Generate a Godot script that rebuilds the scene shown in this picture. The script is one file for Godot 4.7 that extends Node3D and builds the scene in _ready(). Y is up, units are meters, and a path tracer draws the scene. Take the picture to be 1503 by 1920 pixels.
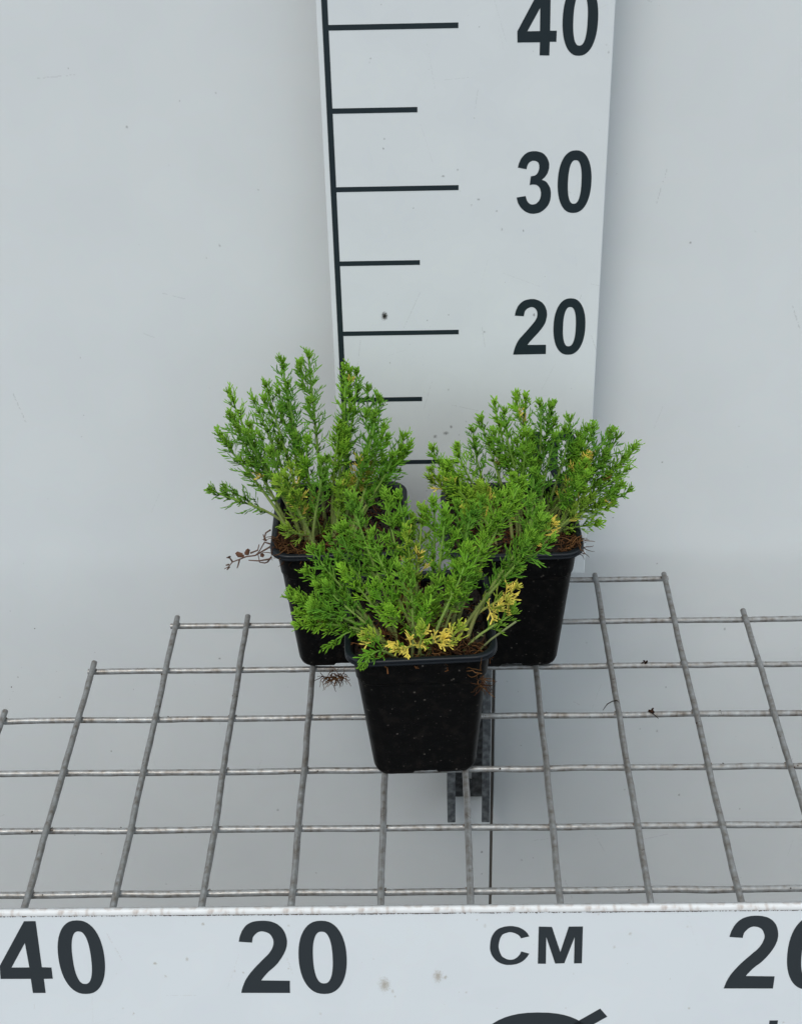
extends Node3D
# A plant-measuring stand: three potted plants on a wire shelf in front of an upright centimetre board.
# All lengths below are centimetres; vertices are scaled to metres when a mesh is committed.

const RULER_GLYPHS = [
["numeral",[[6.26,21.12,6.27,21.20,6.28,21.27,6.30,21.36,6.32,21.46,6.36,21.57,6.40,21.68,6.44,21.78,6.50,21.87,6.56,21.95,6.63,22.03,6.72,22.11,6.80,22.17,6.88,22.21,6.97,22.24,7.05,22.26,7.14,22.28,7.24,22.30,7.34,22.30,7.44,22.30,7.54,22.29,7.63,22.26,7.73,22.22,7.84,22.17,7.93,22.11,8.02,22.04,8.10,21.95,8.17,21.86,8.23,21.75,8.28,21.63,8.32,21.51,8.35,21.40,8.36,21.29,8.37,21.19,8.37,21.08,8.36,20.97,8.34,20.86,8.32,20.75,8.29,20.63,8.25,20.52,8.20,20.41,8.14,20.30,8.07,20.19,8.00,20.08,7.91,19.96,7.83,19.85,7.73,19.73,7.63,19.61,7.54,19.50,7.45,19.39,7.37,19.29,7.29,19.20,7.24,19.12,7.19,19.04,7.14,18.97,8.37,18.96,8.38,18.27,6.20,18.26,6.22,18.37,6.24,18.48,6.27,18.60,6.30,18.73,6.34,18.87,6.39,19.00,6.44,19.13,6.50,19.26,6.57,19.38,6.65,19.49,6.73,19.59,6.82,19.70,6.91,19.82,7.01,19.93,7.10,20.05,7.19,20.16,7.27,20.27,7.35,20.37,7.42,20.47,7.49,20.56,7.55,20.65,7.61,20.74,7.65,20.83,7.69,20.92,7.72,21.01,7.73,21.11,7.74,21.20,7.73,21.28,7.72,21.36,7.70,21.43,7.67,21.50,7.63,21.56,7.59,21.61,7.53,21.66,7.46,21.70,7.40,21.72,7.34,21.72,7.29,21.72,7.23,21.70,7.17,21.67,7.10,21.64,7.05,21.60,7.00,21.55,6.96,21.50,6.92,21.44,6.90,21.38,6.89,21.32,6.88,21.26,6.87,21.20,6.86,21.13,6.86,21.07]],[9.87,20.25,1.05,2.06,9.87,20.25,0.42,1.43]],
["numeral",[[6.25,31.23,6.27,31.31,6.29,31.40,6.31,31.49,6.35,31.59,6.39,31.70,6.44,31.80,6.51,31.89,6.58,31.98,6.65,32.06,6.73,32.12,6.82,32.18,6.91,32.22,7.01,32.24,7.11,32.26,7.22,32.26,7.33,32.26,7.43,32.25,7.53,32.22,7.63,32.19,7.73,32.15,7.81,32.10,7.89,32.03,7.96,31.95,8.02,31.87,8.07,31.78,8.11,31.69,8.14,31.60,8.17,31.51,8.19,31.41,8.19,31.31,8.19,31.22,8.18,31.12,8.16,31.03,8.13,30.93,8.10,30.83,8.05,30.74,8.00,30.66,7.95,30.59,7.90,30.54,7.85,30.49,7.81,30.45,7.76,30.41,7.85,30.37,7.95,30.34,8.03,30.28,8.10,30.21,8.16,30.12,8.21,30.03,8.26,29.94,8.30,29.84,8.32,29.74,8.34,29.64,8.35,29.55,8.35,29.44,8.35,29.32,8.34,29.19,8.32,29.06,8.29,28.95,8.25,28.83,8.20,28.73,8.14,28.64,8.07,28.55,8.00,28.48,7.92,28.40,7.82,28.33,7.73,28.27,7.62,28.23,7.52,28.21,7.41,28.19,7.30,28.18,7.19,28.19,7.08,28.20,6.97,28.24,6.86,28.29,6.76,28.35,6.66,28.43,6.57,28.52,6.49,28.61,6.42,28.71,6.36,28.82,6.30,28.93,6.27,29.05,6.24,29.16,6.21,29.28,6.78,29.37,6.80,29.29,6.82,29.21,6.84,29.13,6.87,29.06,6.91,29.00,6.95,28.94,6.99,28.90,7.04,28.86,7.09,28.83,7.14,28.81,7.19,28.80,7.25,28.80,7.31,28.81,7.37,28.82,7.43,28.85,7.49,28.89,7.55,28.95,7.61,29.01,7.64,29.08,7.68,29.16,7.70,29.24,7.72,29.33,7.73,29.41,7.73,29.50,7.73,29.58,7.71,29.67,7.69,29.75,7.67,29.82,7.64,29.88,7.60,29.94,7.56,29.99,7.51,30.03,7.46,30.07,7.40,30.09,7.35,30.10,7.30,30.11,7.25,30.11,7.20,30.11,7.16,30.11,7.11,30.10,7.06,30.08,7.01,30.07,7.07,30.65,7.14,30.66,7.20,30.67,7.26,30.68,7.32,30.70,7.37,30.73,7.42,30.77,7.46,30.82,7.50,30.89,7.53,30.96,7.55,31.03,7.57,31.12,7.58,31.20,7.57,31.27,7.57,31.34,7.55,31.41,7.53,31.47,7.50,31.53,7.45,31.57,7.39,31.61,7.32,31.64,7.25,31.65,7.20,31.65,7.15,31.65,7.10,31.63,7.04,31.60,6.99,31.57,6.94,31.52,6.90,31.47,6.87,31.41,6.84,31.34,6.82,31.27,6.81,31.19,6.79,31.11]],[9.80,30.23,1.05,2.04,9.81,30.22,0.42,1.42]],
["numeral",[[6.07,38.92,6.05,39.58,6.64,39.57,7.38,39.57,7.98,39.58,8.37,39.57,8.37,38.92,7.98,38.93,7.40,38.91],[7.47,42.29,7.94,42.28,7.98,39.58,7.38,39.57,7.36,40.91],[6.05,39.58,7.47,42.29,7.36,40.91,6.64,39.57],[7.40,38.91,7.98,38.93,7.98,38.12,7.40,38.14]],[9.73,40.18,1.04,2.11,9.74,40.18,0.42,1.51]],
["numeral",[[7.47,8.25,8.27,8.25,8.27,12.31,7.67,12.31,7.32,11.76,6.77,11.36,6.77,10.71,7.22,10.91,7.47,11.16]],[9.87,10.26,1.05,2.06,9.87,10.25,0.42,1.43]]]
const BOARD_GLYPHS = [
["numeral",[[-10.46,-2.08,-10.43,-1.95,-10.41,-1.82,-10.37,-1.69,-10.31,-1.53,-10.25,-1.37,-10.17,-1.22,-10.09,-1.10,-10.01,-0.99,-9.92,-0.90,-9.81,-0.82,-9.70,-0.76,-9.57,-0.71,-9.44,-0.68,-9.29,-0.66,-9.14,-0.65,-9.00,-0.65,-8.86,-0.66,-8.72,-0.68,-8.59,-0.71,-8.47,-0.76,-8.35,-0.82,-8.23,-0.90,-8.13,-1.01,-8.03,-1.12,-7.95,-1.25,-7.89,-1.39,-7.84,-1.53,-7.80,-1.70,-7.77,-1.89,-7.76,-2.06,-7.77,-2.23,-7.79,-2.38,-7.83,-2.54,-7.87,-2.68,-7.92,-2.81,-7.98,-2.95,-8.06,-3.10,-8.15,-3.27,-8.25,-3.42,-8.34,-3.57,-8.45,-3.71,-8.56,-3.84,-8.68,-3.96,-8.80,-4.08,-8.91,-4.19,-9.01,-4.31,-9.09,-4.42,-9.17,-4.52,-9.24,-4.62,-9.30,-4.71,-9.36,-4.80,-7.74,-4.84,-7.77,-5.71,-10.54,-5.68,-10.51,-5.52,-10.47,-5.37,-10.42,-5.21,-10.36,-5.05,-10.30,-4.89,-10.22,-4.72,-10.13,-4.56,-10.03,-4.40,-9.93,-4.25,-9.81,-4.09,-9.69,-3.93,-9.56,-3.77,-9.42,-3.61,-9.28,-3.44,-9.15,-3.29,-9.04,-3.17,-8.93,-3.05,-8.84,-2.94,-8.76,-2.82,-8.69,-2.71,-8.63,-2.59,-8.58,-2.45,-8.54,-2.31,-8.52,-2.17,-8.52,-2.05,-8.53,-1.93,-8.57,-1.82,-8.61,-1.71,-8.67,-1.61,-8.74,-1.53,-8.85,-1.46,-8.97,-1.41,-9.09,-1.38,-9.19,-1.38,-9.29,-1.41,-9.38,-1.46,-9.47,-1.54,-9.55,-1.63,-9.61,-1.72,-9.65,-1.79,-9.67,-1.86,-9.68,-1.93,-9.70,-2.00,-9.71,-2.08,-9.72,-2.15]],[-5.82,-3.24,1.35,2.56,-5.81,-3.24,0.55,1.81]],
["numeral",[[-24.13,-4.56,-24.07,-3.65,-23.41,-3.76,-22.40,-3.76,-21.69,-3.75,-21.15,-3.78,-21.16,-4.57,-21.67,-4.58,-22.41,-4.57],[-22.32,-0.55,-21.67,-0.55,-21.69,-3.75,-22.40,-3.76,-22.45,-2.05],[-24.07,-3.65,-22.32,-0.55,-22.45,-2.05,-23.41,-3.76],[-22.41,-4.57,-21.67,-4.58,-21.68,-5.58,-22.41,-5.58]],[-19.38,-3.10,1.30,2.58,-19.36,-3.12,0.52,1.84]],
["numeral",[[16.79,-2.02,16.81,-1.89,16.84,-1.76,16.87,-1.62,16.93,-1.46,16.99,-1.30,17.07,-1.15,17.15,-1.03,17.23,-0.93,17.33,-0.84,17.43,-0.76,17.54,-0.70,17.67,-0.65,17.81,-0.61,17.95,-0.59,18.10,-0.58,18.24,-0.58,18.38,-0.59,18.52,-0.61,18.65,-0.65,18.78,-0.69,18.89,-0.75,19.01,-0.84,19.12,-0.94,19.21,-1.06,19.29,-1.18,19.35,-1.32,19.40,-1.47,19.44,-1.64,19.47,-1.82,19.48,-2.00,19.47,-2.16,19.45,-2.32,19.41,-2.47,19.37,-2.61,19.32,-2.74,19.26,-2.88,19.18,-3.04,19.09,-3.20,18.99,-3.36,18.90,-3.50,18.79,-3.64,18.69,-3.77,18.57,-3.90,18.44,-4.01,18.33,-4.13,18.23,-4.24,18.15,-4.35,18.07,-4.46,18.00,-4.56,17.94,-4.65,17.89,-4.74,19.50,-4.78,19.47,-5.64,16.70,-5.61,16.74,-5.46,16.78,-5.30,16.82,-5.14,16.88,-4.98,16.95,-4.82,17.02,-4.66,17.11,-4.50,17.21,-4.34,17.32,-4.18,17.43,-4.02,17.55,-3.86,17.68,-3.70,17.82,-3.54,17.96,-3.38,18.09,-3.23,18.20,-3.10,18.31,-2.99,18.40,-2.88,18.48,-2.76,18.55,-2.64,18.61,-2.52,18.66,-2.39,18.70,-2.24,18.73,-2.11,18.73,-1.98,18.71,-1.87,18.67,-1.76,18.63,-1.65,18.57,-1.55,18.50,-1.46,18.39,-1.39,18.27,-1.34,18.15,-1.32,18.05,-1.32,17.95,-1.35,17.86,-1.40,17.78,-1.47,17.70,-1.57,17.63,-1.66,17.59,-1.73,17.57,-1.79,17.56,-1.86,17.54,-1.94,17.54,-2.01,17.53,-2.09]],[21.43,-3.17,1.35,2.56,21.43,-3.18,0.55,1.81]],
["letter",[[5.72,-1.87,5.67,-1.78,5.63,-1.68,5.57,-1.59,5.49,-1.50,5.40,-1.41,5.30,-1.34,5.19,-1.27,5.07,-1.22,4.95,-1.19,4.84,-1.16,4.73,-1.15,4.62,-1.15,4.50,-1.16,4.37,-1.18,4.24,-1.22,4.11,-1.27,3.99,-1.34,3.89,-1.43,3.79,-1.55,3.72,-1.68,3.65,-1.83,3.60,-1.99,3.57,-2.16,3.55,-2.34,3.54,-2.53,3.54,-2.72,3.57,-2.90,3.61,-3.06,3.67,-3.21,3.75,-3.34,3.83,-3.46,3.92,-3.56,4.02,-3.64,4.13,-3.72,4.25,-3.77,4.38,-3.82,4.49,-3.84,4.61,-3.84,4.73,-3.84,4.85,-3.82,4.97,-3.80,5.09,-3.76,5.21,-3.70,5.32,-3.63,5.42,-3.54,5.50,-3.46,5.56,-3.37,5.62,-3.29,5.66,-3.21,5.69,-3.14,5.73,-3.06,5.28,-2.90,5.25,-2.99,5.22,-3.08,5.17,-3.17,5.11,-3.25,5.04,-3.33,4.97,-3.39,4.88,-3.44,4.79,-3.47,4.70,-3.48,4.61,-3.47,4.52,-3.45,4.43,-3.41,4.35,-3.35,4.26,-3.29,4.19,-3.20,4.14,-3.08,4.09,-2.95,4.06,-2.83,4.04,-2.72,4.02,-2.61,4.02,-2.49,4.03,-2.36,4.05,-2.22,4.08,-2.09,4.11,-1.97,4.16,-1.86,4.21,-1.76,4.28,-1.70,4.37,-1.65,4.45,-1.62,4.53,-1.59,4.60,-1.57,4.68,-1.57,4.77,-1.59,4.86,-1.62,4.95,-1.66,5.03,-1.71,5.10,-1.76,5.16,-1.82,5.20,-1.88,5.23,-1.94,5.26,-2.00]],[]],
["letter",[[6.23,-1.20,6.96,-1.23,7.46,-2.97,7.89,-1.22,8.67,-1.22,8.68,-3.76,8.24,-3.77,8.23,-1.95,7.70,-3.75,7.19,-3.77,6.66,-1.93,6.67,-3.78,6.22,-3.77]],[]]]
const SHOOTS = [
[-8.52,12.82,0.50,-2.90,0.72,0.01,
-7.60,16.83,0.00,-2.90,1.79,0.00,
-6.67,19.36,-1.00,-2.45,1.28,0.00,
-6.58,18.87,1.20,-2.90,1.31,0.00,
-4.36,20.16,-0.50,-1.77,2.49,0.00,
-5.07,19.75,0.80,-2.21,0.88,0.00,
-3.16,21.75,-0.60,-2.02,2.44,0.00,
-1.45,22.57,0.20,-0.94,0.35,0.00,
-2.78,20.81,1.00,-1.53,0.99,0.00,
0.71,21.29,-0.50,-0.50,1.01,0.00,
1.46,20.65,-1.00,-0.26,1.59,0.00,
2.75,19.13,-0.50,0.47,0.94,0.00,
3.19,17.57,0.60,0.81,2.26,0.00,
4.46,16.22,-0.50,0.45,1.17,0.00,
4.30,14.90,0.20,0.66,1.44,0.00,
3.67,16.06,1.60,0.31,1.99,0.00,
0.34,17.84,0.60,-0.39,1.47,0.00,
2.57,18.71,1.00,0.01,1.52,0.00,
-1.59,17.54,2.00,-1.51,1.15,0.00,
-5.61,17.94,1.80,-2.43,1.26,0.00,
-3.98,17.06,2.30,-1.46,2.69,0.02,
-0.84,16.54,2.80,-1.60,2.53,0.00,
1.13,18.82,0.20,-0.53,1.58,0.00,
-3.20,15.55,3.00,-1.63,1.01,0.10,
0.35,14.22,2.20,-0.47,1.98,0.05,
1.42,15.29,0.90,0.40,0.94,0.55,
-3.29,11.86,3.60,-1.39,1.81,0.12,
-2.97,13.71,3.20,-1.70,1.87,0.08],
[-1.19,18.57,-0.50,0.65,1.05,0.00,
-0.57,18.71,0.40,1.27,1.37,0.00,
-2.08,17.83,0.20,0.09,1.45,0.00,
0.93,18.97,-0.60,0.59,0.57,0.00,
1.60,19.09,0.20,1.62,0.58,0.00,
2.43,18.34,-0.80,1.45,0.55,0.00,
3.58,17.81,0.00,2.03,0.54,0.00,
4.28,16.27,-0.80,1.98,0.73,0.00,
4.73,16.95,-0.20,2.25,0.13,0.00,
5.14,17.46,0.50,2.71,0.04,0.00,
6.33,17.04,0.40,2.30,0.02,0.00,
6.89,16.17,-0.50,2.90,0.40,0.00,
8.04,15.58,0.00,2.90,0.00,0.00,
7.51,14.22,0.60,2.90,0.24,0.00,
6.69,13.13,1.00,2.40,1.53,0.00,
6.04,12.29,1.50,2.19,1.02,0.05,
5.56,11.02,2.20,2.50,1.15,0.00,
-5.16,15.51,-0.50,-1.38,1.59,0.00,
-3.55,16.18,0.30,-0.98,0.01,0.00,
-2.38,15.99,-0.40,-1.09,0.54,0.00,
-5.39,13.27,0.00,-1.58,0.99,0.10,
-4.37,13.83,0.80,-1.26,0.70,0.00,
0.75,17.53,1.30,0.48,0.83,0.00,
2.76,17.14,1.00,1.56,0.83,0.00,
1.23,15.50,2.40,0.98,2.85,0.00,
3.94,14.43,2.00,2.11,0.30,0.00,
4.97,14.89,1.50,2.90,1.49,0.00,
4.64,13.03,2.30,1.80,2.12,0.10,
-0.07,15.01,2.20,0.48,1.03,0.00,
-2.03,13.89,1.60,-0.49,0.58,0.10,
-4.05,14.25,1.50,-0.94,2.00,0.05,
2.67,11.85,3.20,1.33,2.05,0.90,
4.69,15.17,0.80,2.90,0.19,0.50,
-3.06,12.48,2.50,-0.50,1.34,0.10],
[-7.37,11.24,1.00,-2.90,0.58,0.00,
-7.37,11.92,0.40,-2.56,1.42,0.00,
-6.13,12.78,1.60,-2.32,1.52,0.00,
-6.83,11.05,1.80,-2.07,1.75,0.00,
-6.78,13.69,0.20,-1.99,1.38,0.00,
-6.22,15.08,-0.50,-1.94,2.13,0.00,
-5.23,15.83,-0.20,-1.54,1.03,0.00,
-4.48,16.47,-0.60,-1.23,0.18,0.00,
-3.57,18.17,-1.00,-1.32,1.26,0.00,
-1.71,18.25,-1.00,-0.26,1.78,0.00,
-1.03,18.49,-0.60,-0.27,-0.20,0.00,
-2.56,16.86,0.80,-0.04,2.01,0.00,
0.39,17.43,-0.80,-0.18,1.72,0.10,
1.03,18.25,-0.30,0.48,-0.36,0.00,
1.78,17.80,0.20,0.57,0.70,0.00,
3.34,17.72,-0.50,1.94,0.30,0.00,
5.00,18.14,-1.00,1.80,0.51,0.00,
6.30,18.85,-1.20,2.22,0.00,0.00,
7.25,17.50,-0.30,2.80,1.66,0.00,
7.19,17.33,0.60,2.90,0.53,0.00,
7.08,16.14,1.00,2.19,1.38,0.00,
3.94,16.46,0.80,1.24,0.80,0.00,
3.04,16.22,1.40,0.52,2.79,0.00,
5.91,13.54,1.80,2.59,0.86,0.60,
5.63,12.20,2.40,2.49,2.66,0.05,
-5.76,9.26,2.60,-2.90,1.40,0.00,
-3.38,10.15,5.60,-1.27,2.90,0.00,
1.47,11.61,4.20,0.58,2.10,1.00,
0.18,12.24,4.10,0.14,2.90,0.35,
-1.63,11.05,4.30,0.38,1.92,0.70,
-0.45,14.84,1.60,-0.43,2.90,0.00,
1.18,14.16,2.00,0.13,1.20,0.00,
3.29,14.52,1.60,1.30,1.82,0.00,
-4.47,14.63,1.00,-1.10,1.57,0.00,
-2.39,14.36,2.40,-1.11,2.07,0.00,
-5.42,13.66,1.20,-1.75,2.67,0.00,
-1.72,13.02,3.00,-0.53,0.96,0.00,
0.70,12.99,3.00,-0.06,2.90,0.00,
2.23,13.42,2.60,0.69,0.31,0.05,
-3.28,11.45,3.40,-1.31,2.02,0.20,
-0.46,16.29,0.00,0.41,0.29,0.15,
2.65,12.24,3.80,1.32,2.70,0.30]]
const TWIGS = [[-9.53,9.92,-5.60,-9.87,9.59,-5.60,-10.85,8.94,-5.60,-11.45,8.82,-5.60,-11.92,8.53,-5.60,-12.39,8.37,-5.60,-12.66,8.08,-5.60,-12.97,7.74,-5.60],
[-12.39,8.37,-5.60,-12.53,8.71,-5.60,-12.74,8.76,-5.60],
[-12.53,8.71,-5.60,-12.61,8.88,-5.60],
[-9.72,9.76,-5.60,-10.20,9.81,-5.60,-10.59,9.10,-5.60,-10.85,8.94,-5.60],
[-9.87,8.63,-5.60,-10.64,8.49,-5.60,-11.34,8.40,-5.60],
[-9.83,8.67,-5.60,-10.09,8.33,-5.60,-10.27,8.25,-5.60,-10.61,8.38,-5.60,-10.66,8.93,-5.60],
[-11.92,8.53,-5.60,-12.02,8.19,-5.60,-12.11,7.94,-5.60],
[-12.66,8.08,-5.60,-12.83,8.12,-5.60],
[-12.61,8.03,-5.60,-12.79,7.74,-5.60],
[-10.04,10.10,-5.60,-10.20,10.31,-5.60,-10.24,10.47,-5.60],
[-9.75,10.75,-5.60,-10.03,10.72,-5.60,-10.21,10.10,-5.60,-10.05,9.93,-5.60],
[-11.15,9.11,-5.60,-10.65,9.35,-5.60,-10.55,9.73,-5.60]]
const DRY_LEAVES = [[-11.37,8.90,-5.60,-11.29,9.49,-5.60],[-11.68,8.95,-5.60,-12.16,9.06,-5.60],[-11.59,8.82,-5.60,-12.10,8.96,-5.60],[-11.29,9.03,-5.60,-11.56,9.12,-5.60],[-10.30,8.80,-5.60,-10.53,8.97,-5.60]]
const WALL_MARKS = [-21.67,36.83,2.0,-14.94,34.67,2.0,-18.49,33.05,5.0,-16.07,30.43,2.0,-10.42,28.70,3.0,-13.28,24.85,4.0,-23.75,16.67,1.5,17.39,7.46,3.0,14.09,2.69,3.0,17.64,-1.53,3.0,23.36,-7.88,6.0,25.63,-7.29,1.5,-16.38,-10.22,4.0,-26.27,-19.92,4.0,-23.61,-13.30,2.0,-29.69,-14.05,3.0,-18.60,-12.87,2.0,18.83,-18.33,7.0,8.09,-33.09,5.0,9.07,-32.84,2.0,4.59,-32.06,5.0,4.61,-34.77,5.0,21.22,-25.51,5.0,26.47,-27.18,4.0,-12.86,-26.79,5.0,-28.65,-31.84,2.0,-30.67,-29.54,5.0,7.38,-13.97,3.0,7.72,-19.74,3.0,16.59,-24.83,4.0,19.22,-13.69,3.0,11.19,-2.03,4.0]
const RULER_MARKS = [-2.31,21.26,8.0,7.50,21.17,5.0,2.59,12.14,3.0,2.04,12.79,5.0,0.93,12.04,6.0,1.67,12.29,6.0,0.49,20.90,2.0,-2.06,32.61,3.0,5.31,27.17,4.0,6.67,27.07,3.0,-1.98,33.22,3.0,1.87,15.70,4.0,1.61,30.77,3.0,2.51,31.16,3.0,-4.93,17.44,2.0,3.07,13.19,3.0,-2.05,17.80,3.0,1.90,21.27,2.0,4.96,28.42,3.0,9.84,38.21,2.0]
const BOARD_MARKS = [-12.39,-0.83,5.0,-15.30,-3.54,4.0,-10.82,-4.11,4.0,-10.37,-4.23,3.0,-7.80,-3.95,2.0,-2.42,-5.17,14.0,-1.98,-5.63,6.0,-6.13,-7.20,4.0,-17.40,-6.72,3.0,0.60,-4.59,12.0,1.02,-4.67,6.0,2.19,-5.74,3.0,5.97,-2.41,2.0,8.22,-4.48,3.0,2.80,-0.69,3.0,3.24,-1.10,6.0,14.81,-7.00,3.0,-7.65,-0.99,4.0,-16.83,-7.11,4.0,-4.07,-0.23,6.0,10.43,-2.64,5.0,11.28,-1.73,5.0,-1.84,-6.01,3.0,-13.47,-3.26,6.0,-14.77,-4.45,4.0]


const WALL_Z := -18.9
const RULER_Z := -15.2
const BOARD_TILT := 0.174533
const BOARD_Y := 0.7
const BOARD_Z := 17.13

var rng := RandomNumberGenerator.new()
var taken := {}
var M := {}

# ---------------------------------------------------------------- mesh builder
class MB:
	var v := PackedVector3Array()
	var n := PackedVector3Array()
	var c := PackedColorArray()
	var uv := PackedVector2Array()
	var ix := PackedInt32Array()
	func vert(p: Vector3, nn: Vector3, col: Color, t := Vector2.ZERO) -> int:
		v.append(p); n.append(nn); c.append(col); uv.append(t)
		return v.size() - 1
	func tri(a: int, b: int, d: int) -> void:
		ix.append(a); ix.append(d); ix.append(b)
	func quad(a: int, b: int, d: int, e: int) -> void:
		tri(a, b, d); tri(a, d, e)
	# flat polygon, corners counter-clockwise seen from outside
	func face(ps: Array, col := Color.WHITE, scale_uv := 1.0) -> void:
		var nn: Vector3 = (ps[1] - ps[0]).cross(ps[2] - ps[0]).normalized()
		var s := v.size()
		for p in ps:
			vert(p, nn, col, Vector2(p.x, p.y) * scale_uv)
		for i in range(1, ps.size() - 1):
			tri(s, s + i, s + i + 1)
	func tube(ps: Array, rs: Array, sides: int, col: Color, col2: Color, wob := 0.0, r: RandomNumberGenerator = null) -> void:
		var k := ps.size()
		var up := Vector3.UP
		var d0: Vector3 = (ps[1] - ps[0]).normalized()
		if absf(d0.dot(up)) > 0.9: up = Vector3.RIGHT
		var side: Vector3 = d0.cross(up).normalized()
		var first := v.size()
		var along := 0.0
		for i in k:
			var d: Vector3
			if i == 0: d = ps[1] - ps[0]
			elif i == k - 1: d = ps[k - 1] - ps[k - 2]
			else: d = ps[i + 1] - ps[i - 1]
			d = d.normalized()
			side = (side - d * side.dot(d)).normalized()
			var o: Vector3 = side.cross(d)
			if i > 0: along += ps[i].distance_to(ps[i - 1])
			var cc := col.lerp(col2, float(i) / (k - 1))
			for j in sides:
				var a := TAU * j / sides
				var rd: Vector3 = side * cos(a) + o * sin(a)
				var rr: float = rs[i]
				if wob > 0.0: rr *= 1.0 + r.randf_range(-wob, wob)
				vert(ps[i] + rd * rr, rd, cc, Vector2(float(j) / sides, along))
		for i in k - 1:
			for j in sides:
				var a := first + i * sides + j
				var b := first + i * sides + (j + 1) % sides
				quad(a, a + sides, b + sides, b)
		for e in 2:
			var i: int = 0 if e == 0 else k - 1
			var dn: Vector3 = (ps[0] - ps[1]).normalized() if e == 0 else (ps[k - 1] - ps[k - 2]).normalized()
			var cen := vert(ps[i] + dn * rs[i] * 0.25, dn, col if e == 0 else col2)
			for j in sides:
				tri(cen, first + i * sides + j, first + i * sides + (j + 1) % sides)
	# needle-like lobe of a leaf
	func lobe(p: Vector3, d: Vector3, nrm: Vector3, length: float, w: float, col: Color, tip: Color) -> void:
		var s := d.cross(nrm).normalized()
		var q := s.cross(d)
		var m := p + d * length * 0.74 + q * length * 0.06
		var t := p + d * length + q * length * 0.13
		var b := v.size()
		vert(p - s * w * 0.3, (q - s).normalized(), col)
		vert(p + s * w * 0.3, (q + s).normalized(), col)
		vert(m + s * w * 0.5, (s + q * 0.5).normalized(), col)
		vert(m + q * w * 0.3, q, col)
		vert(m - s * w * 0.5, (q * 0.5 - s).normalized(), col)
		vert(m - q * w * 0.3, -q, col)
		vert(t, (q + d).normalized(), tip)
		tri(b, b + 3, b + 4); tri(b, b + 1, b + 3); tri(b + 1, b + 2, b + 3)
		tri(b, b + 4, b + 5); tri(b, b + 5, b + 1); tri(b + 1, b + 5, b + 2)
		tri(b + 2, b + 6, b + 3); tri(b + 3, b + 6, b + 4); tri(b + 4, b + 6, b + 5); tri(b + 5, b + 6, b + 2)
	# irregular crumb
	func crumb(p: Vector3, r: float, g: RandomNumberGenerator, col: Color) -> void:
		var b := v.size()
		var dirs := [Vector3.RIGHT, Vector3.LEFT, Vector3.UP, Vector3.DOWN, Vector3.BACK, Vector3.FORWARD]
		var bs := Basis.from_euler(Vector3(g.randf() * 6, g.randf() * 6, g.randf() * 6))
		for d in dirs:
			var dd: Vector3 = bs * d
			vert(p + dd * r * g.randf_range(0.55, 1.2), dd, col)
		for f in [[0, 2, 4], [2, 1, 4], [1, 3, 4], [3, 0, 4], [2, 0, 5], [1, 2, 5], [3, 1, 5], [0, 3, 5]]:
			tri(b + f[0], b + f[1], b + f[2])
	# box with chamfered edges
	func cbox(lo: Vector3, hi: Vector3, ch: float, xf := Transform3D.IDENTITY, col := Color.WHITE) -> void:
		var P := func(sx: int, sy: int, sz: int, ax: int) -> Vector3:
			var q := Vector3(hi.x if sx > 0 else lo.x, hi.y if sy > 0 else lo.y, hi.z if sz > 0 else lo.z)
			if ax != 0: q.x -= sx * ch
			if ax != 1: q.y -= sy * ch
			if ax != 2: q.z -= sz * ch
			return q
		var polys := []
		for s in [-1, 1]:
			polys.append([P.call(s, -1, -1, 0), P.call(s, 1, -1, 0), P.call(s, 1, 1, 0), P.call(s, -1, 1, 0)])
			polys.append([P.call(-1, s, -1, 1), P.call(1, s, -1, 1), P.call(1, s, 1, 1), P.call(-1, s, 1, 1)])
			polys.append([P.call(-1, -1, s, 2), P.call(1, -1, s, 2), P.call(1, 1, s, 2), P.call(-1, 1, s, 2)])
			for t in [-1, 1]:
				polys.append([P.call(s, t, -1, 0), P.call(s, t, 1, 0), P.call(s, t, 1, 1), P.call(s, t, -1, 1)])
				polys.append([P.call(s, -1, t, 0), P.call(s, 1, t, 0), P.call(s, 1, t, 2), P.call(s, -1, t, 2)])
				polys.append([P.call(-1, s, t, 1), P.call(1, s, t, 1), P.call(1, s, t, 2), P.call(-1, s, t, 2)])
				for u in [-1, 1]:
					polys.append([P.call(s, t, u, 0), P.call(s, t, u, 1), P.call(s, t, u, 2)])
		var mid := (lo + hi) * 0.5
		for pl in polys:
			var nn: Vector3 = (pl[1] - pl[0]).cross(pl[2] - pl[0])
			if nn.dot(pl[0] - mid) < 0: pl.reverse()
			nn = (pl[1] - pl[0]).cross(pl[2] - pl[0]).normalized()
			var s := v.size()
			for p in pl:
				vert(xf * p, xf.basis * nn, col, Vector2(p.x, p.y))
			for i in range(1, pl.size() - 1):
				tri(s, s + i, s + i + 1)

func numbered(called: String) -> String:
	taken[called] = taken.get(called, -1) + 1
	return called if taken[called] == 0 else "%s_%03d" % [called, taken[called]]

func thing(called: String, label: String, category: String, at := Vector3.ZERO, group := "") -> Node3D:
	var o := Node3D.new()
	o.name = numbered(called)
	add_child(o)
	o.position = at * 0.01
	o.set_meta("label", label); o.set_meta("category", category)
	if group: o.set_meta("group", group)
	return o

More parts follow.
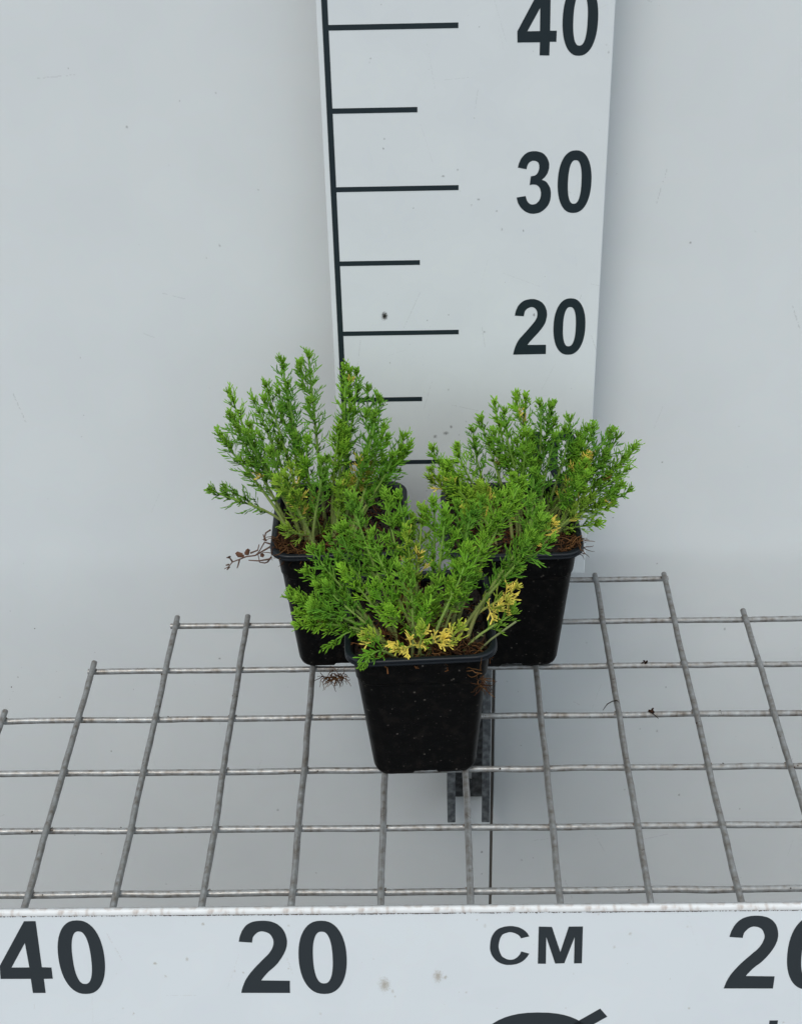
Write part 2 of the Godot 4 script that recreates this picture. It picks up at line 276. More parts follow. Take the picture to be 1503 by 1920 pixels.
func obj(called: String, mb: MB, mat: Material, parent: Node, at := Vector3.ZERO) -> MeshInstance3D:
	var pv := PackedVector3Array()
	pv.resize(mb.v.size())
	for i in mb.v.size(): pv[i] = mb.v[i] * 0.01
	var a := []
	a.resize(Mesh.ARRAY_MAX)
	a[Mesh.ARRAY_VERTEX] = pv; a[Mesh.ARRAY_NORMAL] = mb.n; a[Mesh.ARRAY_COLOR] = mb.c
	a[Mesh.ARRAY_TEX_UV] = mb.uv; a[Mesh.ARRAY_INDEX] = mb.ix
	var m := ArrayMesh.new()
	m.add_surface_from_arrays(Mesh.PRIMITIVE_TRIANGLES, a)
	m.surface_set_material(0, mat)
	var o := MeshInstance3D.new()
	o.mesh = m; o.name = called; o.position = at * 0.01
	o.cast_shadow = GeometryInstance3D.SHADOW_CASTING_SETTING_ON
	parent.add_child(o, true)
	return o

# ---------------------------------------------------------------- materials
func lin(r: float, g: float, b: float) -> Color:
	return Color(r, g, b).linear_to_srgb()

func noise(freq: float, seed_: int, octaves := 4) -> FastNoiseLite:
	var f := FastNoiseLite.new()
	f.noise_type = FastNoiseLite.TYPE_SIMPLEX_SMOOTH
	f.frequency = freq; f.seed = seed_; f.fractal_octaves = octaves
	return f

func noise_tex(freq: float, seed_: int, stops: Array, cols: Array, size := 512) -> ImageTexture:
	var img := noise(freq, seed_).get_seamless_image(size, size)
	img.convert(Image.FORMAT_RGB8)
	var g := Gradient.new()
	g.offsets = PackedFloat32Array(stops); g.colors = PackedColorArray(cols)
	for y in size:
		for x in size:
			img.set_pixel(x, y, g.sample(img.get_pixel(x, y).r))
	img.generate_mipmaps()
	return ImageTexture.create_from_image(img)

func normal_tex(freq: float, seed_: int, strength: float, size := 512) -> ImageTexture:
	var img := noise(freq, seed_, 5).get_seamless_image(size, size)
	img.convert(Image.FORMAT_RGBA8)
	img.bump_map_to_normal_map(strength)
	img.generate_mipmaps()
	return ImageTexture.create_from_image(img)

# sheet colour with real dirt: specks, scuffs and smears at given places (x, y in cm, size in photo pixels)
func sheet_tex(x0: float, y0: float, w: float, h: float, px: int, base: Color, marks: Array, specks: int, dirt: Color, seed_: int, streaks: int) -> ImageTexture:
	var hh := int(px * h / w)
	var img := noise(0.006, seed_, 5).get_image(px, hh)
	img.convert(Image.FORMAT_RGB8)
	for y in hh:
		for x in px:
			var k := (img.get_pixel(x, y).r - 0.5) * 0.018
			img.set_pixel(x, y, Color(base.r + k, base.g + k, base.b + k * 0.8))
	var g := RandomNumberGenerator.new()
	g.seed = seed_
	var nz := noise(0.22, seed_ + 3, 3)
	var list := []
	for i in range(0, marks.size(), 3):
		list.append([(marks[i] - x0) / w * px, (1.0 - (marks[i + 1] - y0) / h) * hh, marks[i + 2] * (0.034 if marks[i + 2] >= 8.0 else 0.023) / w * px, 1.3 if marks[i + 2] == 8.0 else (0.6 if marks[i + 2] > 10.0 else g.randf_range(0.2, 0.6))])
	for i in specks:
		list.append([g.randf() * px, g.randf() * hh, pow(g.randf(), 4.0) * 0.07 / w * px + 0.3, g.randf_range(0.08, 0.4)])
	for m in list:
		var r: float = m[2]
		var st := g.randf_range(0.7, 1.8)
		for yy in range(int(m[1] - r * 2 - 1), int(m[1] + r * 2 + 2)):
			for xx in range(int(m[0] - r * 2 - 1), int(m[0] + r * 2 + 2)):
				if xx < 0 or yy < 0 or xx >= px or yy >= hh: continue
				var d := Vector2((xx - m[0]) * st, yy - m[1]).length() / maxf(r, 0.5)
				d += nz.get_noise_2d(xx * 2.0, yy * 2.0) * 0.8
				var a := clampf(1.15 - d, 0.0, 1.0) * float(m[3])
				if a > 0.0: img.set_pixel(xx, yy, img.get_pixel(xx, yy).lerp(dirt, a))
	for i in streaks:   # faint scratches
		var p := Vector2(g.randf() * px, g.randf() * hh)
		var d := Vector2(g.randf_range(-0.5, 0.5), 1.0).normalized() if g.randf() < 0.7 else Vector2(1, g.randf_range(-0.6, 0.6)).normalized()
		var al := g.randf_range(0.03, 0.16)
		for s in int(g.randf_range(0.4, 3.0) / w * px):
			var q := p + d * s
			if q.x < 0 or q.y < 0 or q.x >= px or q.y >= hh: continue
			if nz.get_noise_2d(q.x, q.y) > -0.1:
				img.set_pixel(int(q.x), int(q.y), img.get_pixel(int(q.x), int(q.y)).lerp(dirt, al))
	img.generate_mipmaps()
	return ImageTexture.create_from_image(img)

func mat(col: Color, rough: float, metal := 0.0) -> StandardMaterial3D:
	var m := StandardMaterial3D.new()
	m.albedo_color = col; m.roughness = rough; m.metallic = metal
	return m

func tri(m: StandardMaterial3D, per_m: float) -> void:
	m.uv1_triplanar = true
	m.uv1_scale = Vector3.ONE * per_m

func make_materials() -> void:
	var dirt := lin(0.045, 0.042, 0.04)
	var paint := lin(0.715, 0.74, 0.75)
	M.wall = mat(Color.WHITE, 0.5)
	M.wall.albedo_texture = sheet_tex(-60, -60, 120, 120, 2048, paint, WALL_MARKS, 300, dirt, 11, 70)
	M.ruler = mat(Color.WHITE, 0.38)
	M.ruler.albedo_texture = sheet_tex(-6, 0, 18, 72, 512, lin(0.72, 0.75, 0.765), RULER_MARKS, 160, dirt, 23, 60)
	M.board = mat(Color.WHITE, 0.42)
	M.board.albedo_texture = sheet_tex(-48, -44, 96, 44, 2048, lin(0.70, 0.735, 0.765), BOARD_MARKS, 300, lin(0.30, 0.25, 0.19), 37, 80)
	M.trim = mat(Color.WHITE, 0.5)
	M.trim.albedo_texture = noise_tex(0.02, 5, [0.0, 0.32, 0.42, 1.0], [lin(.4, .35, .32), lin(.55, .53, .52), lin(.61, .615, .62), lin(.65, .655, .66)], 256)
	tri(M.trim, 24.0)
	M.print = mat(lin(0.016, 0.026, 0.032), 0.36)
	M.faded = mat(lin(0.026, 0.033, 0.039), 0.48)
	M.seam = mat(lin(0.16, 0.145, 0.13), 0.8)
	# galvanised wire: zinc spangle, dull oxide and brown grime
	for q in [["wire_cross", 0.88, 71], ["wire_long", 0.72, 83]]:
		var w := mat(Color.WHITE, 0.52, 0.45)
		var f: float = q[1]
		w.albedo_texture = noise_tex(0.022, q[2], [0.0, 0.18, 0.34, 0.5, 0.68, 0.84, 1.0],
			[lin(.10, .08, .065), lin(.2 * f, .18 * f, .16 * f), lin(.265 * f, .25 * f, .238 * f), lin(.30 * f, .298 * f, .292 * f), lin(.335 * f, .34 * f, .34 * f), lin(.385 * f, .395 * f, .4 * f), lin(.46 * f, .475 * f, .485 * f)])
		tri(w, 13.0)
		w.normal_enabled = true
		w.normal_texture = normal_tex(0.03, q[2] + 1, 5.0)
		w.normal_scale = 0.3
		w.roughness_texture = noise_tex(0.03, q[2] + 2, [0.0, 1.0], [Color(.9, .9, .9), Color(.45, .45, .45)], 256)
		M[q[0]] = w
	M.zinc = mat(Color.WHITE, 0.55, 0.4)
	M.zinc.albedo_texture = noise_tex(0.02, 91, [0.0, 0.4, 0.6, 1.0], [lin(.07, .075, .08), lin(.12, .13, .14), lin(.17, .185, .195), lin(.25, .265, .275)])
	tri(M.zinc, 12.0)
	# black recycled plastic with dust specks
	var img := noise(0.012, 7, 5).get_seamless_image(1024, 1024)
	img.convert(Image.FORMAT_RGB8)
	var g := RandomNumberGenerator.new()
	g.seed = 77
	for y in 1024:
		for x in 1024:
			var k := clampf((img.get_pixel(x, y).r - 0.45) * 3.0, 0.0, 1.0)
			img.set_pixel(x, y, lin(0.0028, 0.0028, 0.003).lerp(lin(0.0085, 0.0072, 0.0064), k * k))
	for i in 2600:
		var cx := g.randi() % 1024
		var cy := g.randi() % 1024
		var big := pow(g.randf(), 5.0)
		var cc := lin(0.014, 0.011, 0.009).lerp(lin(0.2, 0.18, 0.16), pow(g.randf(), 5.0))
		for yy in 2 + int(big * 8):
			for xx in 2 + int(big * 7):
				if g.randf() < 0.75: img.set_pixel((cx + xx) % 1024, (cy + yy) % 1024, cc)
	img.generate_mipmaps()
	M.pot = mat(Color.WHITE, 0.4)
	M.pot.albedo_texture = ImageTexture.create_from_image(img)
	tri(M.pot, 7.0)
	M.pot.normal_enabled = true
	M.pot.normal_texture = normal_tex(0.02, 9, 3.0)
	M.pot.normal_scale = 0.35
	M.rim = mat(lin(0.005, 0.0075, 0.011), 0.36)
	M.rim.metallic_specular = 0.38
	M.pot.metallic_specular = 0.22
	M.soil = mat(Color.WHITE, 0.95)
	M.soil.albedo_texture = noise_tex(0.05, 3, [0.0, 0.45, 0.6, 1.0], [lin(.005, .004, .003), lin(.012, .008, .006), lin(.024, .015, .01), lin(.055, .036, .024)])
	tri(M.soil, 16.0)
	M.plain = mat(Color.WHITE, 0.85)
	M.plain.vertex_color_use_as_albedo = true
	M.stem = mat(Color.WHITE, 0.6)
	M.stem.vertex_color_use_as_albedo = true
	M.leaf = mat(Color.WHITE, 0.6)
	M.leaf.metallic_specular = 0.2
	M.stem.metallic_specular = 0.25
	M.plain.metallic_specular = 0.2
	M.leaf.vertex_color_use_as_albedo = true
	M.leaf.backlight_enabled = true
	M.leaf.backlight = Color(0.36, 0.5, 0.07)

# ---------------------------------------------------------------- printed figures
func glyph(mb: MB, polys: Array, ring: Array, xf: Transform3D) -> void:
	var nn := xf.basis.z.normalized()
	for flat in polys:
		var pl := PackedVector2Array()
		for i in range(0, flat.size(), 2): pl.append(Vector2(flat[i], flat[i + 1]))
		if Geometry2D.is_polygon_clockwise(pl): pl.reverse()
		var t := Geometry2D.triangulate_polygon(pl)
		var s := mb.v.size()
		for p in pl: mb.vert(xf * Vector3(p.x, p.y, 0), nn, Color.WHITE)
		for i in range(0, t.size(), 3):
			var a := pl[t[i]]; var b := pl[t[i + 1]]; var d := pl[t[i + 2]]
			if (b - a).cross(d - a) > 0: mb.tri(s + t[i], s + t[i + 1], s + t[i + 2])
			else: mb.tri(s + t[i], s + t[i + 2], s + t[i + 1])
	if ring.size() == 8:
		var k := 48
		var s := mb.v.size()
		for i in k:
			var a := TAU * i / k
			for o in [0, 4]:
				var e: float = 0.86 if o == 0 else 0.8
				var x: float = ring[o] + ring[o + 2] * signf(cos(a)) * pow(absf(cos(a)), e)
				var y: float = ring[o + 1] + ring[o + 3] * signf(sin(a)) * pow(absf(sin(a)), e + 0.06)
				mb.vert(xf * Vector3(x, y, 0), nn, Color.WHITE)
		for i in k:
			var a := s + i * 2
			var b := s + ((i + 1) % k) * 2
			mb.quad(a, b, b + 1, a + 1)

func bar(x0: float, y0: float, x1: float, y1: float) -> Array:
	return [x0, y0, x1, y0, x1, y1, x0, y1]

# ---------------------------------------------------------------- setting
func build_wall() -> void:
	var w := Node3D.new()
	w.name = "back_wall"
	w.set_meta("kind", "structure"); w.set_meta("label", "white coated back wall of the stand made of two panels"); w.set_meta("category", "wall")
	add_child(w)
	var seam := 5.42
	for q in [[-180.0, seam - 0.12], [seam + 0.12, 180.0]]:
		var mb := MB.new()
		mb.cbox(Vector3(q[0], -60, WALL_Z - 0.25), Vector3(q[1], 90, WALL_Z), 0.06)
		for i in mb.uv.size(): mb.uv[i] = Vector2((mb.v[i].x + 60) / 120, 1.0 - (mb.v[i].y + 60) / 120)
		obj("wall_panel", mb, M.wall, w)
	var b := MB.new()
	b.cbox(Vector3(-180, -60, WALL_Z - 2.0), Vector3(180, 90, WALL_Z - 0.27), 0.05)
	obj("backing_sheet", b, M.seam, w)

func build_channel() -> void:
	var t := thing("mounting_channel", "grey galvanised steel U channel fixed upright to the back wall under the shelf", "channel", Vector3(3.36, 0, 0))
	var zb := WALL_Z + 0.02
	var zf := RULER_Z - 0.42
	var wv := MB.new()
	# web in strips so that the fixing slots are real openings
	var top := 66.0
	wv.cbox(Vector3(-1.5, -25.3, zb), Vector3(-0.35, top, zb + 0.2), 0.03)
	wv.cbox(Vector3(0.35, -25.3, zb), Vector3(1.5, top, zb + 0.2), 0.03)
	var y := -25.3
	while y < top:
		wv.cbox(Vector3(-0.349, y, zb + 0.003), Vector3(0.349, minf(y + 1.9, top), zb + 0.197), 0.02)
		y += 2.9
	obj("web", wv, M.zinc, t)
	for s in [-1.0, 1.0]:
		var f := MB.new()
		f.cbox(Vector3(s * 1.62 - 0.12, -25.3, zb), Vector3(s * 1.62 + 0.12, top, zf), 0.05)
		f.cbox(Vector3(s * 1.62 - 0.12 - (0.42 if s > 0 else 0.0), -25.3, zf - 0.22), Vector3(s * 1.62 + 0.12 + (0.42 if s < 0 else 0.0), top, zf - 0.01), 0.05)
		obj("flange", f, M.zinc, t)

func build_ruler() -> void:
	var t := thing("ruler_board", "tall white measuring board with black centimetre scale behind the pots", "ruler", Vector3(0, 0, RULER_Z))
	var mb := MB.new()
	mb.cbox(Vector3(-5.74, 0.25, -0.4), Vector3(11.74, 68, 0), 0.05)
	for i in mb.uv.size(): mb.uv[i] = Vector2((mb.v[i].x + 6) / 18, 1.0 - mb.v[i].y / 72)
	obj("board", mb, M.ruler, t)
	var xf := Transform3D(Basis.IDENTITY, Vector3(0, 0, 0.015))
	var l := MB.new()
	glyph(l, [bar(-5.42, 0.25, -5.06, 66)], [], xf)
	obj("scale_line", l, M.print, t)
	for cm in range(5, 66, 5):
		var tk := MB.new()
		glyph(tk, [bar(-5.06, cm - 0.165, 2.58 if cm % 10 == 0 else 0.09, cm + 0.165)], [], xf)
		obj("tick", tk, M.print, t)
	for g in RULER_GLYPHS:
		var q := MB.new()
		glyph(q, g[1], g[2], xf)
		obj(g[0], q, M.print, t)

func build_front_board() -> void:
	var t := thing("width_board", "white front board with large black width numbers along the shelf edge", "ruler", Vector3(0, BOARD_Y, BOARD_Z))
	t.rotation.x = -BOARD_TILT
	var mb := MB.new()
	mb.cbox(Vector3(-48, -44, -0.5), Vector3(48, -0.12, 0), 0.03)
	for i in mb.uv.size(): mb.uv[i] = Vector2((mb.v[i].x + 48) / 96, -mb.v[i].y / 44)
	obj("board", mb, M.board, t)
	# worn rolled edge along the top, a little uneven
	var e := MB.new()
	var prof := []
	for i in 15:
		var a := PI * i / 14.0
		prof.append(Vector2(-0.25 + cos(a) * 0.29, -0.12 + sin(a) * 0.13))
	prof.append(Vector2(-0.54, -0.2)); prof.append(Vector2(0.04, -0.2))
	var nz := noise(0.09, 61, 3)
	var steps := 240
	for i in steps + 1:
		var x := -48.0 + 96.0 * i / steps
		for j in prof.size():
			var p: Vector2 = prof[j]
			var k := nz.get_noise_2d(x * 6.0, j * 9.0) * 0.018
			var nn := Vector3(0, p.y + 0.16, p.x + 0.25).normalized()
			e.vert(Vector3(x, p.y + k, p.x + k), nn, Color.WHITE, Vector2(x, j))
	var k2 := prof.size()
	for i in steps:
		for j in k2:
			e.quad(i * k2 + j, (i + 1) * k2 + j, (i + 1) * k2 + (j + 1) % k2, i * k2 + (j + 1) % k2)
	obj("edge_strip", e, M.trim, t)
	# grime packed into the joint under the edge strip
	var gr := MB.new()
	var g := RandomNumberGenerator.new()
	g.seed = 15
	for r in [[-14.5, 1.6, 900], [1.5, 9.0, 150], [9.0, 15.5, 420], [-26.0, -14.5, 160], [15.5, 26.0, 200]]:
		for i in r[2]:
			gr.crumb(Vector3(g.randf_range(r[0], r[1]), -0.225 + g.randf_range(-0.02, 0.015), 0.012), g.randf_range(0.02, 0.06), g, Color(0.035, 0.022, 0.018).lerp(Color(0.1, 0.06, 0.045), g.randf()))
	var go := obj("grime", gr, M.plain, t)
	go.set_meta("kind", "stuff")
	var xf := Transform3D(Basis.IDENTITY, Vector3(0, 0, 0.015))
	for gl in BOARD_GLYPHS:
		var q := MB.new()
		glyph(q, gl[1], gl[2], xf)
		obj(gl[0], q, M.faded, t)
	var d := MB.new()
	var c := Vector2(6.28, -7.235 - 2.75)
	glyph(d, [], [c.x, c.y, 3.4, 2.75, c.x, c.y, 2.5, 1.85], xf)
	var o := Vector2(10.02, -7.28)
	var u := (c - o).normalized()
	var s := Vector2(-u.y, u.x) * 0.36
	var far := c + (c - o).normalized() * 2.95
	var near := c + (o - c).normalized() * 2.75
	glyph(d, [[o.x + s.x, o.y + s.y, o.x - s.x, o.y - s.y, near.x - s.x, near.y - s.y, near.x + s.x, near.y + s.y]], [], xf)
	glyph(d, [[near.x + s.x, near.y + s.y, near.x - s.x, near.y - s.y, far.x - s.x, far.y - s.y, far.x + s.x, far.y + s.y]], [], Transform3D(Basis.IDENTITY, Vector3(0, 0, 0.019)))
	obj("diameter_sign", d, M.faded, t)
	var tk := MB.new()
	glyph(tk, [bar(19.45, -11.0, 19.93, -7.93)], [], xf)
	obj("tick", tk, M.faded, t)

func wire(a: Vector3, b: Vector3, r: float, seed_: float, m: Material, parent: Node) -> void:
	var mb := MB.new()
	var nz := noise(0.05, int(seed_ * 13) + 5, 3)
	var k := maxi(8, int(a.distance_to(b) / 0.55))
	var ps := []
	var rs := []
	var d := (b - a).normalized()
	var s := d.cross(Vector3.UP).normalized()
	for i in k + 1:
		var f := float(i) / k
		var at := f * a.distance_to(b)
		ps.append(a.lerp(b, f) + s * nz.get_noise_2d(at * 2.4, 3) * 0.07 + Vector3.UP * nz.get_noise_2d(at * 2.0, 90) * 0.03)
		rs.append(r * (1.0 + nz.get_noise_2d(at * 14.0, 40) * 0.09))
	mb.tube(ps, rs, 14, Color.WHITE, Color.WHITE)
	obj("wire", mb, m, parent)

func build_shelf() -> void:
	var t := thing("wire_shelf", "galvanised wire mesh shelf with stepped back edge carrying the pots", "shelf")
	# cross wires (rows) lie under the long ones
	var rows := [[-15.0, -7.85, 17.85], [-10.0, -17.95, 32.9], [-5.0, -22.9, 32.9], [0.0, -27.9, 37.9], [5.0, -37.9, 37.9], [10.0, -37.9, 37.9], [15.0, -37.9, 37.9]]
	for i in rows.size():
		var r: Array = rows[i]
		wire(Vector3(r[1], -0.19, r[0]), Vector3(r[2], -0.19, r[0]), 0.2, i, M.wire_cross, t)
	for k in range(-2, 13):
		var back := 5.0
		if k == -1: back = 0.0
		elif k == 0: back = -5.0
		elif k == 1 or k == 2: back = -10.0
		elif k >= 3 and k <= 8: back = -14.55
		elif k == 9 or k == 10: back = -10.0
		elif k == 11: back = -5.0
		elif k == 12: back = 0.0
		var x := (k - 4.5) * 5.0
		wire(Vector3(x, 0.19, back - 0.55), Vector3(x, 0.19, 16.7), 0.2, k + 40, M.wire_long, t)
	# weld beads
	var wd := MB.new()
	for k in range(-2, 13):
		for i in rows.size():
			var x := (k - 4.5) * 5.0
			var r: Array = rows[i]
			if x < r[1] or x > r[2]: continue
			for sx in [-1, 1]:
				for j in 3:
					wd.crumb(Vector3(x + sx * rng.randf_range(0.14, 0.24), -0.02 + rng.randf_range(-0.03, 0.06), r[0] + rng.randf_range(-0.14, 0.14)), rng.randf_range(0.05, 0.09), rng, Color(0.16, 0.12, 0.095).lerp(Color(0.26, 0.25, 0.24), rng.randf()))
	obj("weld_beads", wd, M.plain, t).set_meta("kind", "stuff")
	# specks of potting soil stuck on the wires
	var sp := MB.new()
	for i in 330:
		var p: Vector3
		if rng.randf() < 0.55: p = Vector3((rng.randi_range(-2, 9) - 4.5) * 5.0 + rng.randf_range(-0.17, 0.17), 0, rng.randf_range(-10, 16))
		else: p = Vector3(rng.randf_range(-28, 28), 0, rng.randi_range(-1, 3) * 5.0 + rng.randf_range(-0.15, 0.15))
		p.y = 0.3 if absf(fposmod(p.x / 5.0, 1.0) - 0.5) < 0.05 else -0.05
		sp.crumb(p, 0.02 + pow(rng.randf(), 3.0) * 0.075, rng, Color(0.02, 0.014, 0.01).lerp(Color(0.07, 0.04, 0.025), rng.randf()))
	obj("soil_specks", sp, M.plain, t).set_meta("kind", "stuff")
	# short support arm hooked into the upright channel
	var ar := MB.new()
	ar.cbox(Vector3(2.86, -2.4, -15.55), Vector3(3.86, -0.42, -9.0), 0.08)
	obj("support_arm", ar, M.zinc, t)

# ---------------------------------------------------------------- pots
func outline(half: float, rad: float) -> Array:
	var pts := []   # [point, outward normal, distance from the middle of its side]
	for side in 4:
		var b := Basis(Vector3.UP, side * PI / 2)
		var st := half - rad
		for i in 17:
			var s := -st + 2.0 * st * i / 16.0
			pts.append([b * Vector3(s, 0, half), b * Vector3(0, 0, 1), absf(s)])
		for i in range(1, 6):
			var a := PI / 2 * i / 6.0
			pts.append([b * Vector3(st + sin(a) * rad, 0, st + cos(a) * rad), b * Vector3(sin(a), 0, cos(a)), half])
	return pts

func loft(mb: MB, prof: Array, ribs: bool, notch: bool) -> void:
	var first := mb.v.size()
	var k := 0
	for j in prof.size():
		var q: Array = prof[j]
		var o := outline(q[1], q[2])
		k = o.size()
		var pa: Array = prof[maxi(j - 1, 0)]
		var pb: Array = prof[mini(j + 1, prof.size() - 1)]
		var tg := Vector2(pb[1] - pa[1], pb[0] - pa[0]).normalized()
		for i in k:
			var p: Vector3 = o[i][0]
			var nr: Vector3 = o[i][1]
			var y: float = q[0]
			if notch and y < 0.32 and o[i][2] < 0.75: y += (0.34 - y * 0.6) * smoothstep(0.75, 0.55, o[i][2])
			if ribs and i % 22 < 17 and (i % 22) % 2 == 0: p += nr * 0.022
			mb.vert(p + Vector3.UP * y, (nr * tg.y - Vector3.UP * tg.x).normalized(), Color.WHITE)
	for j in prof.size() - 1:
		for i in k:
			var a := first + j * k + i
			var b := first + j * k + (i + 1) % k
			mb.quad(a, b, b + k, a + k)

func make_pot(t: Node3D) -> void:
	var body := MB.new()
	loft(body, [[0.5, 2.5, 0.7], [0.42, 2.75, 0.8], [0.02, 2.9, 0.85], [0.0, 2.98, 0.9], [0.06, 3.06, 0.95], [0.3, 3.14, 1.0]], false, true)
	loft(body, [[0.3, 3.14, 1.0], [2.5, 3.34, 1.05], [5.0, 3.56, 1.1], [7.7, 3.8, 1.15]], true, false)
	loft(body, [[7.7, 3.8, 1.15], [7.76, 3.85, 1.16], [7.85, 3.88, 1.16], [9.65, 4.04, 1.2]], false, false)
	loft(body, [[9.55, 3.95, 1.15], [5.0, 3.42, 1.05], [0.6, 2.95, 0.9], [0.55, 2.5, 0.7]], false, false)
	var bo := obj("pot", body, M.pot, t)
	bo.set_meta("label", "black square plastic pot body with faint ribs")
	var rim := MB.new()
	loft(rim, [[9.6, 4.04, 1.2], [9.57, 4.26, 1.28], [9.59, 4.36, 1.3], [9.64, 4.42, 1.32], [9.7, 4.42, 1.32], [9.73, 4.39, 1.3], [9.77, 4.39, 1.3], [9.88, 4.42, 1.32], [9.96, 4.39, 1.3], [10.0, 4.32, 1.28], [10.0, 4.18, 1.24], [9.95, 4.08, 1.2], [9.8, 4.0, 1.17], [9.5, 3.94, 1.15]], false, false)
	obj("rim", rim, M.rim, bo)
	var bt := MB.new()
	bt.face([Vector3(-2.6, 0.52, -2.6), Vector3(-2.6, 0.52, 2.6), Vector3(2.6, 0.52, 2.6), Vector3(2.6, 0.52, -2.6)])
	obj("pot_floor", bt, M.pot, bo)
	# potting soil
	var so := MB.new()
	var nz := noise(0.09, rng.randi() % 1000, 5)
	var rings := 26
	for j in rings + 1:
		var f := maxf(float(j) / rings, 0.01)
		var o := outline(3.9 * f, 1.1 * f)
		for i in o.size():
			var p: Vector3 = o[i][0]
			p.y = 9.0 + nz.get_noise_2d(p.x * 16, p.z * 16) * 0.35 + nz.get_noise_2d(p.x * 60, p.z * 60) * 0.16
			so.vert(p, Vector3.UP, Color.WHITE)
	var k := so.v.size() / (rings + 1)
	for j in rings:
		for i in k:
			var a := j * k + i
			var b := j * k + (i + 1) % k
			so.quad(a, a + k, b + k, b)
	for i in so.n.size(): so.n[i] = Vector3.ZERO
	for i in range(0, so.ix.size(), 3):
		var a := so.ix[i]; var b := so.ix[i + 1]; var c := so.ix[i + 2]
		var nn := (so.v[c] - so.v[a]).cross(so.v[b] - so.v[a])
		if nn.y < 0: nn = -nn
		so.n[a] += nn; so.n[b] += nn; so.n[c] += nn
	for i in so.n.size(): so.n[i] = so.n[i].normalized() if so.n[i].length() > 0 else Vector3.UP
	obj("soil", so, M.soil, t)
	var cr := MB.new()
	for i in 700:
		cr.crumb(Vector3(rng.randf_range(-3.7, 3.7), 9.05 + rng.randf_range(-0.1, 0.3), rng.randf_range(-3.7, 3.7)), 0.04 + pow(rng.randf(), 2.0) * 0.16, rng, Color(0.006, 0.004, 0.003).lerp(Color(0.045, 0.025, 0.015), pow(rng.randf(), 1.6)))
	obj("soil_crumbs", cr, M.plain, t).set_meta("kind", "stuff")

# ---------------------------------------------------------------- foliage
func curve_at(k: Array, f: float) -> Vector3:
	return k[0].bezier_interpolate(k[1], k[2], k[3], f)

# feathery leaves in a spiral along a stem curve
func clothe(lf: MB, k: Array, total: float, from: float, yellow: float, green: Color, gold: Color, step: float, grow: float, stem_bare: float) -> void:
	var at := total * from
	var spin := rng.randf() * TAU
	var body := green.lerp(gold, clampf(yellow, 0.0, 1.0))
	while at < total:
		var f := at / total
		var p := curve_at(k, f)
		var d := (curve_at(k, f + 0.03) - p).normalized()
		var s := d.cross(Vector3(0.31, 0.2, 0.93)).normalized()
		var o := s.cross(d)
		spin += 2.39996 + rng.randf_range(-0.4, 0.4)
		var rad := s * cos(spin) + o * sin(spin)
		var rest := total - at          # distance to the growing tip
		var open := lerpf(0.42, 0.92, clampf(rest / 1.8, 0.0, 1.0)) + rng.randf_range(-0.16, 0.2)
		var ld := (d * cos(open) + rad * sin(open) + Vector3.UP * 0.15).normalized()
		var size := clampf(0.62 + rest * 0.2, 0.6, 1.02) * rng.randf_range(0.75, 1.2) * grow
		var gap := 1.0
		if f < stem_bare:
			size *= lerpf(0.45, 1.0, f / stem_bare)
			gap = lerpf(2.2, 1.0, f / stem_bare)
		var col := body
		col = col.lerp(Color(col.r * 1.3, col.g * 1.16, col.b * 1.1), rng.randf() * 0.8)
		if f < 0.4 and rng.randf() < 0.03: col = gold.lerp(Color(0.26, 0.13, 0.045), rng.randf())
		elif yellow > 0.02 and rng.randf() < yellow: col = gold.lerp(col, rng.randf() * 0.35)
		elif yellow > 0.3: col = green.lerp(gold, rng.randf() * 0.4)
		if rest < 0.7: col = col.lerp(Color(0.23, 0.42, 0.04) if yellow < 0.5 else Color(0.78, 0.62, 0.09), 0.4)
		leaf(lf, p, ld, (d - ld * d.dot(ld)).normalized(), size, col)
		at += step * gap * (0.95 if rest < 1.0 else 1.0) * rng.randf_range(0.7, 1.3)
	var tip := curve_at(k, 1.0)
	var dd := (tip - curve_at(k, 0.94)).normalized()
	for i in 8:
		var a := i * 2.4
		var s := dd.cross(Vector3(0.3, 0.2, 0.9)).normalized()
		var r2 := s * cos(a) + s.cross(dd) * sin(a)
		lf.lobe(tip - dd * 0.25, (dd + r2 * rng.randf_range(0.2, 0.8)).normalized(), dd, rng.randf_range(0.5, 0.8), 0.1, body.lerp(Color(0.25, 0.48, 0.035), 0.4 * (1.0 - yellow)), body.lerp(Color(0.32, 0.52, 0.05), 0.5 * (1.0 - yellow)))

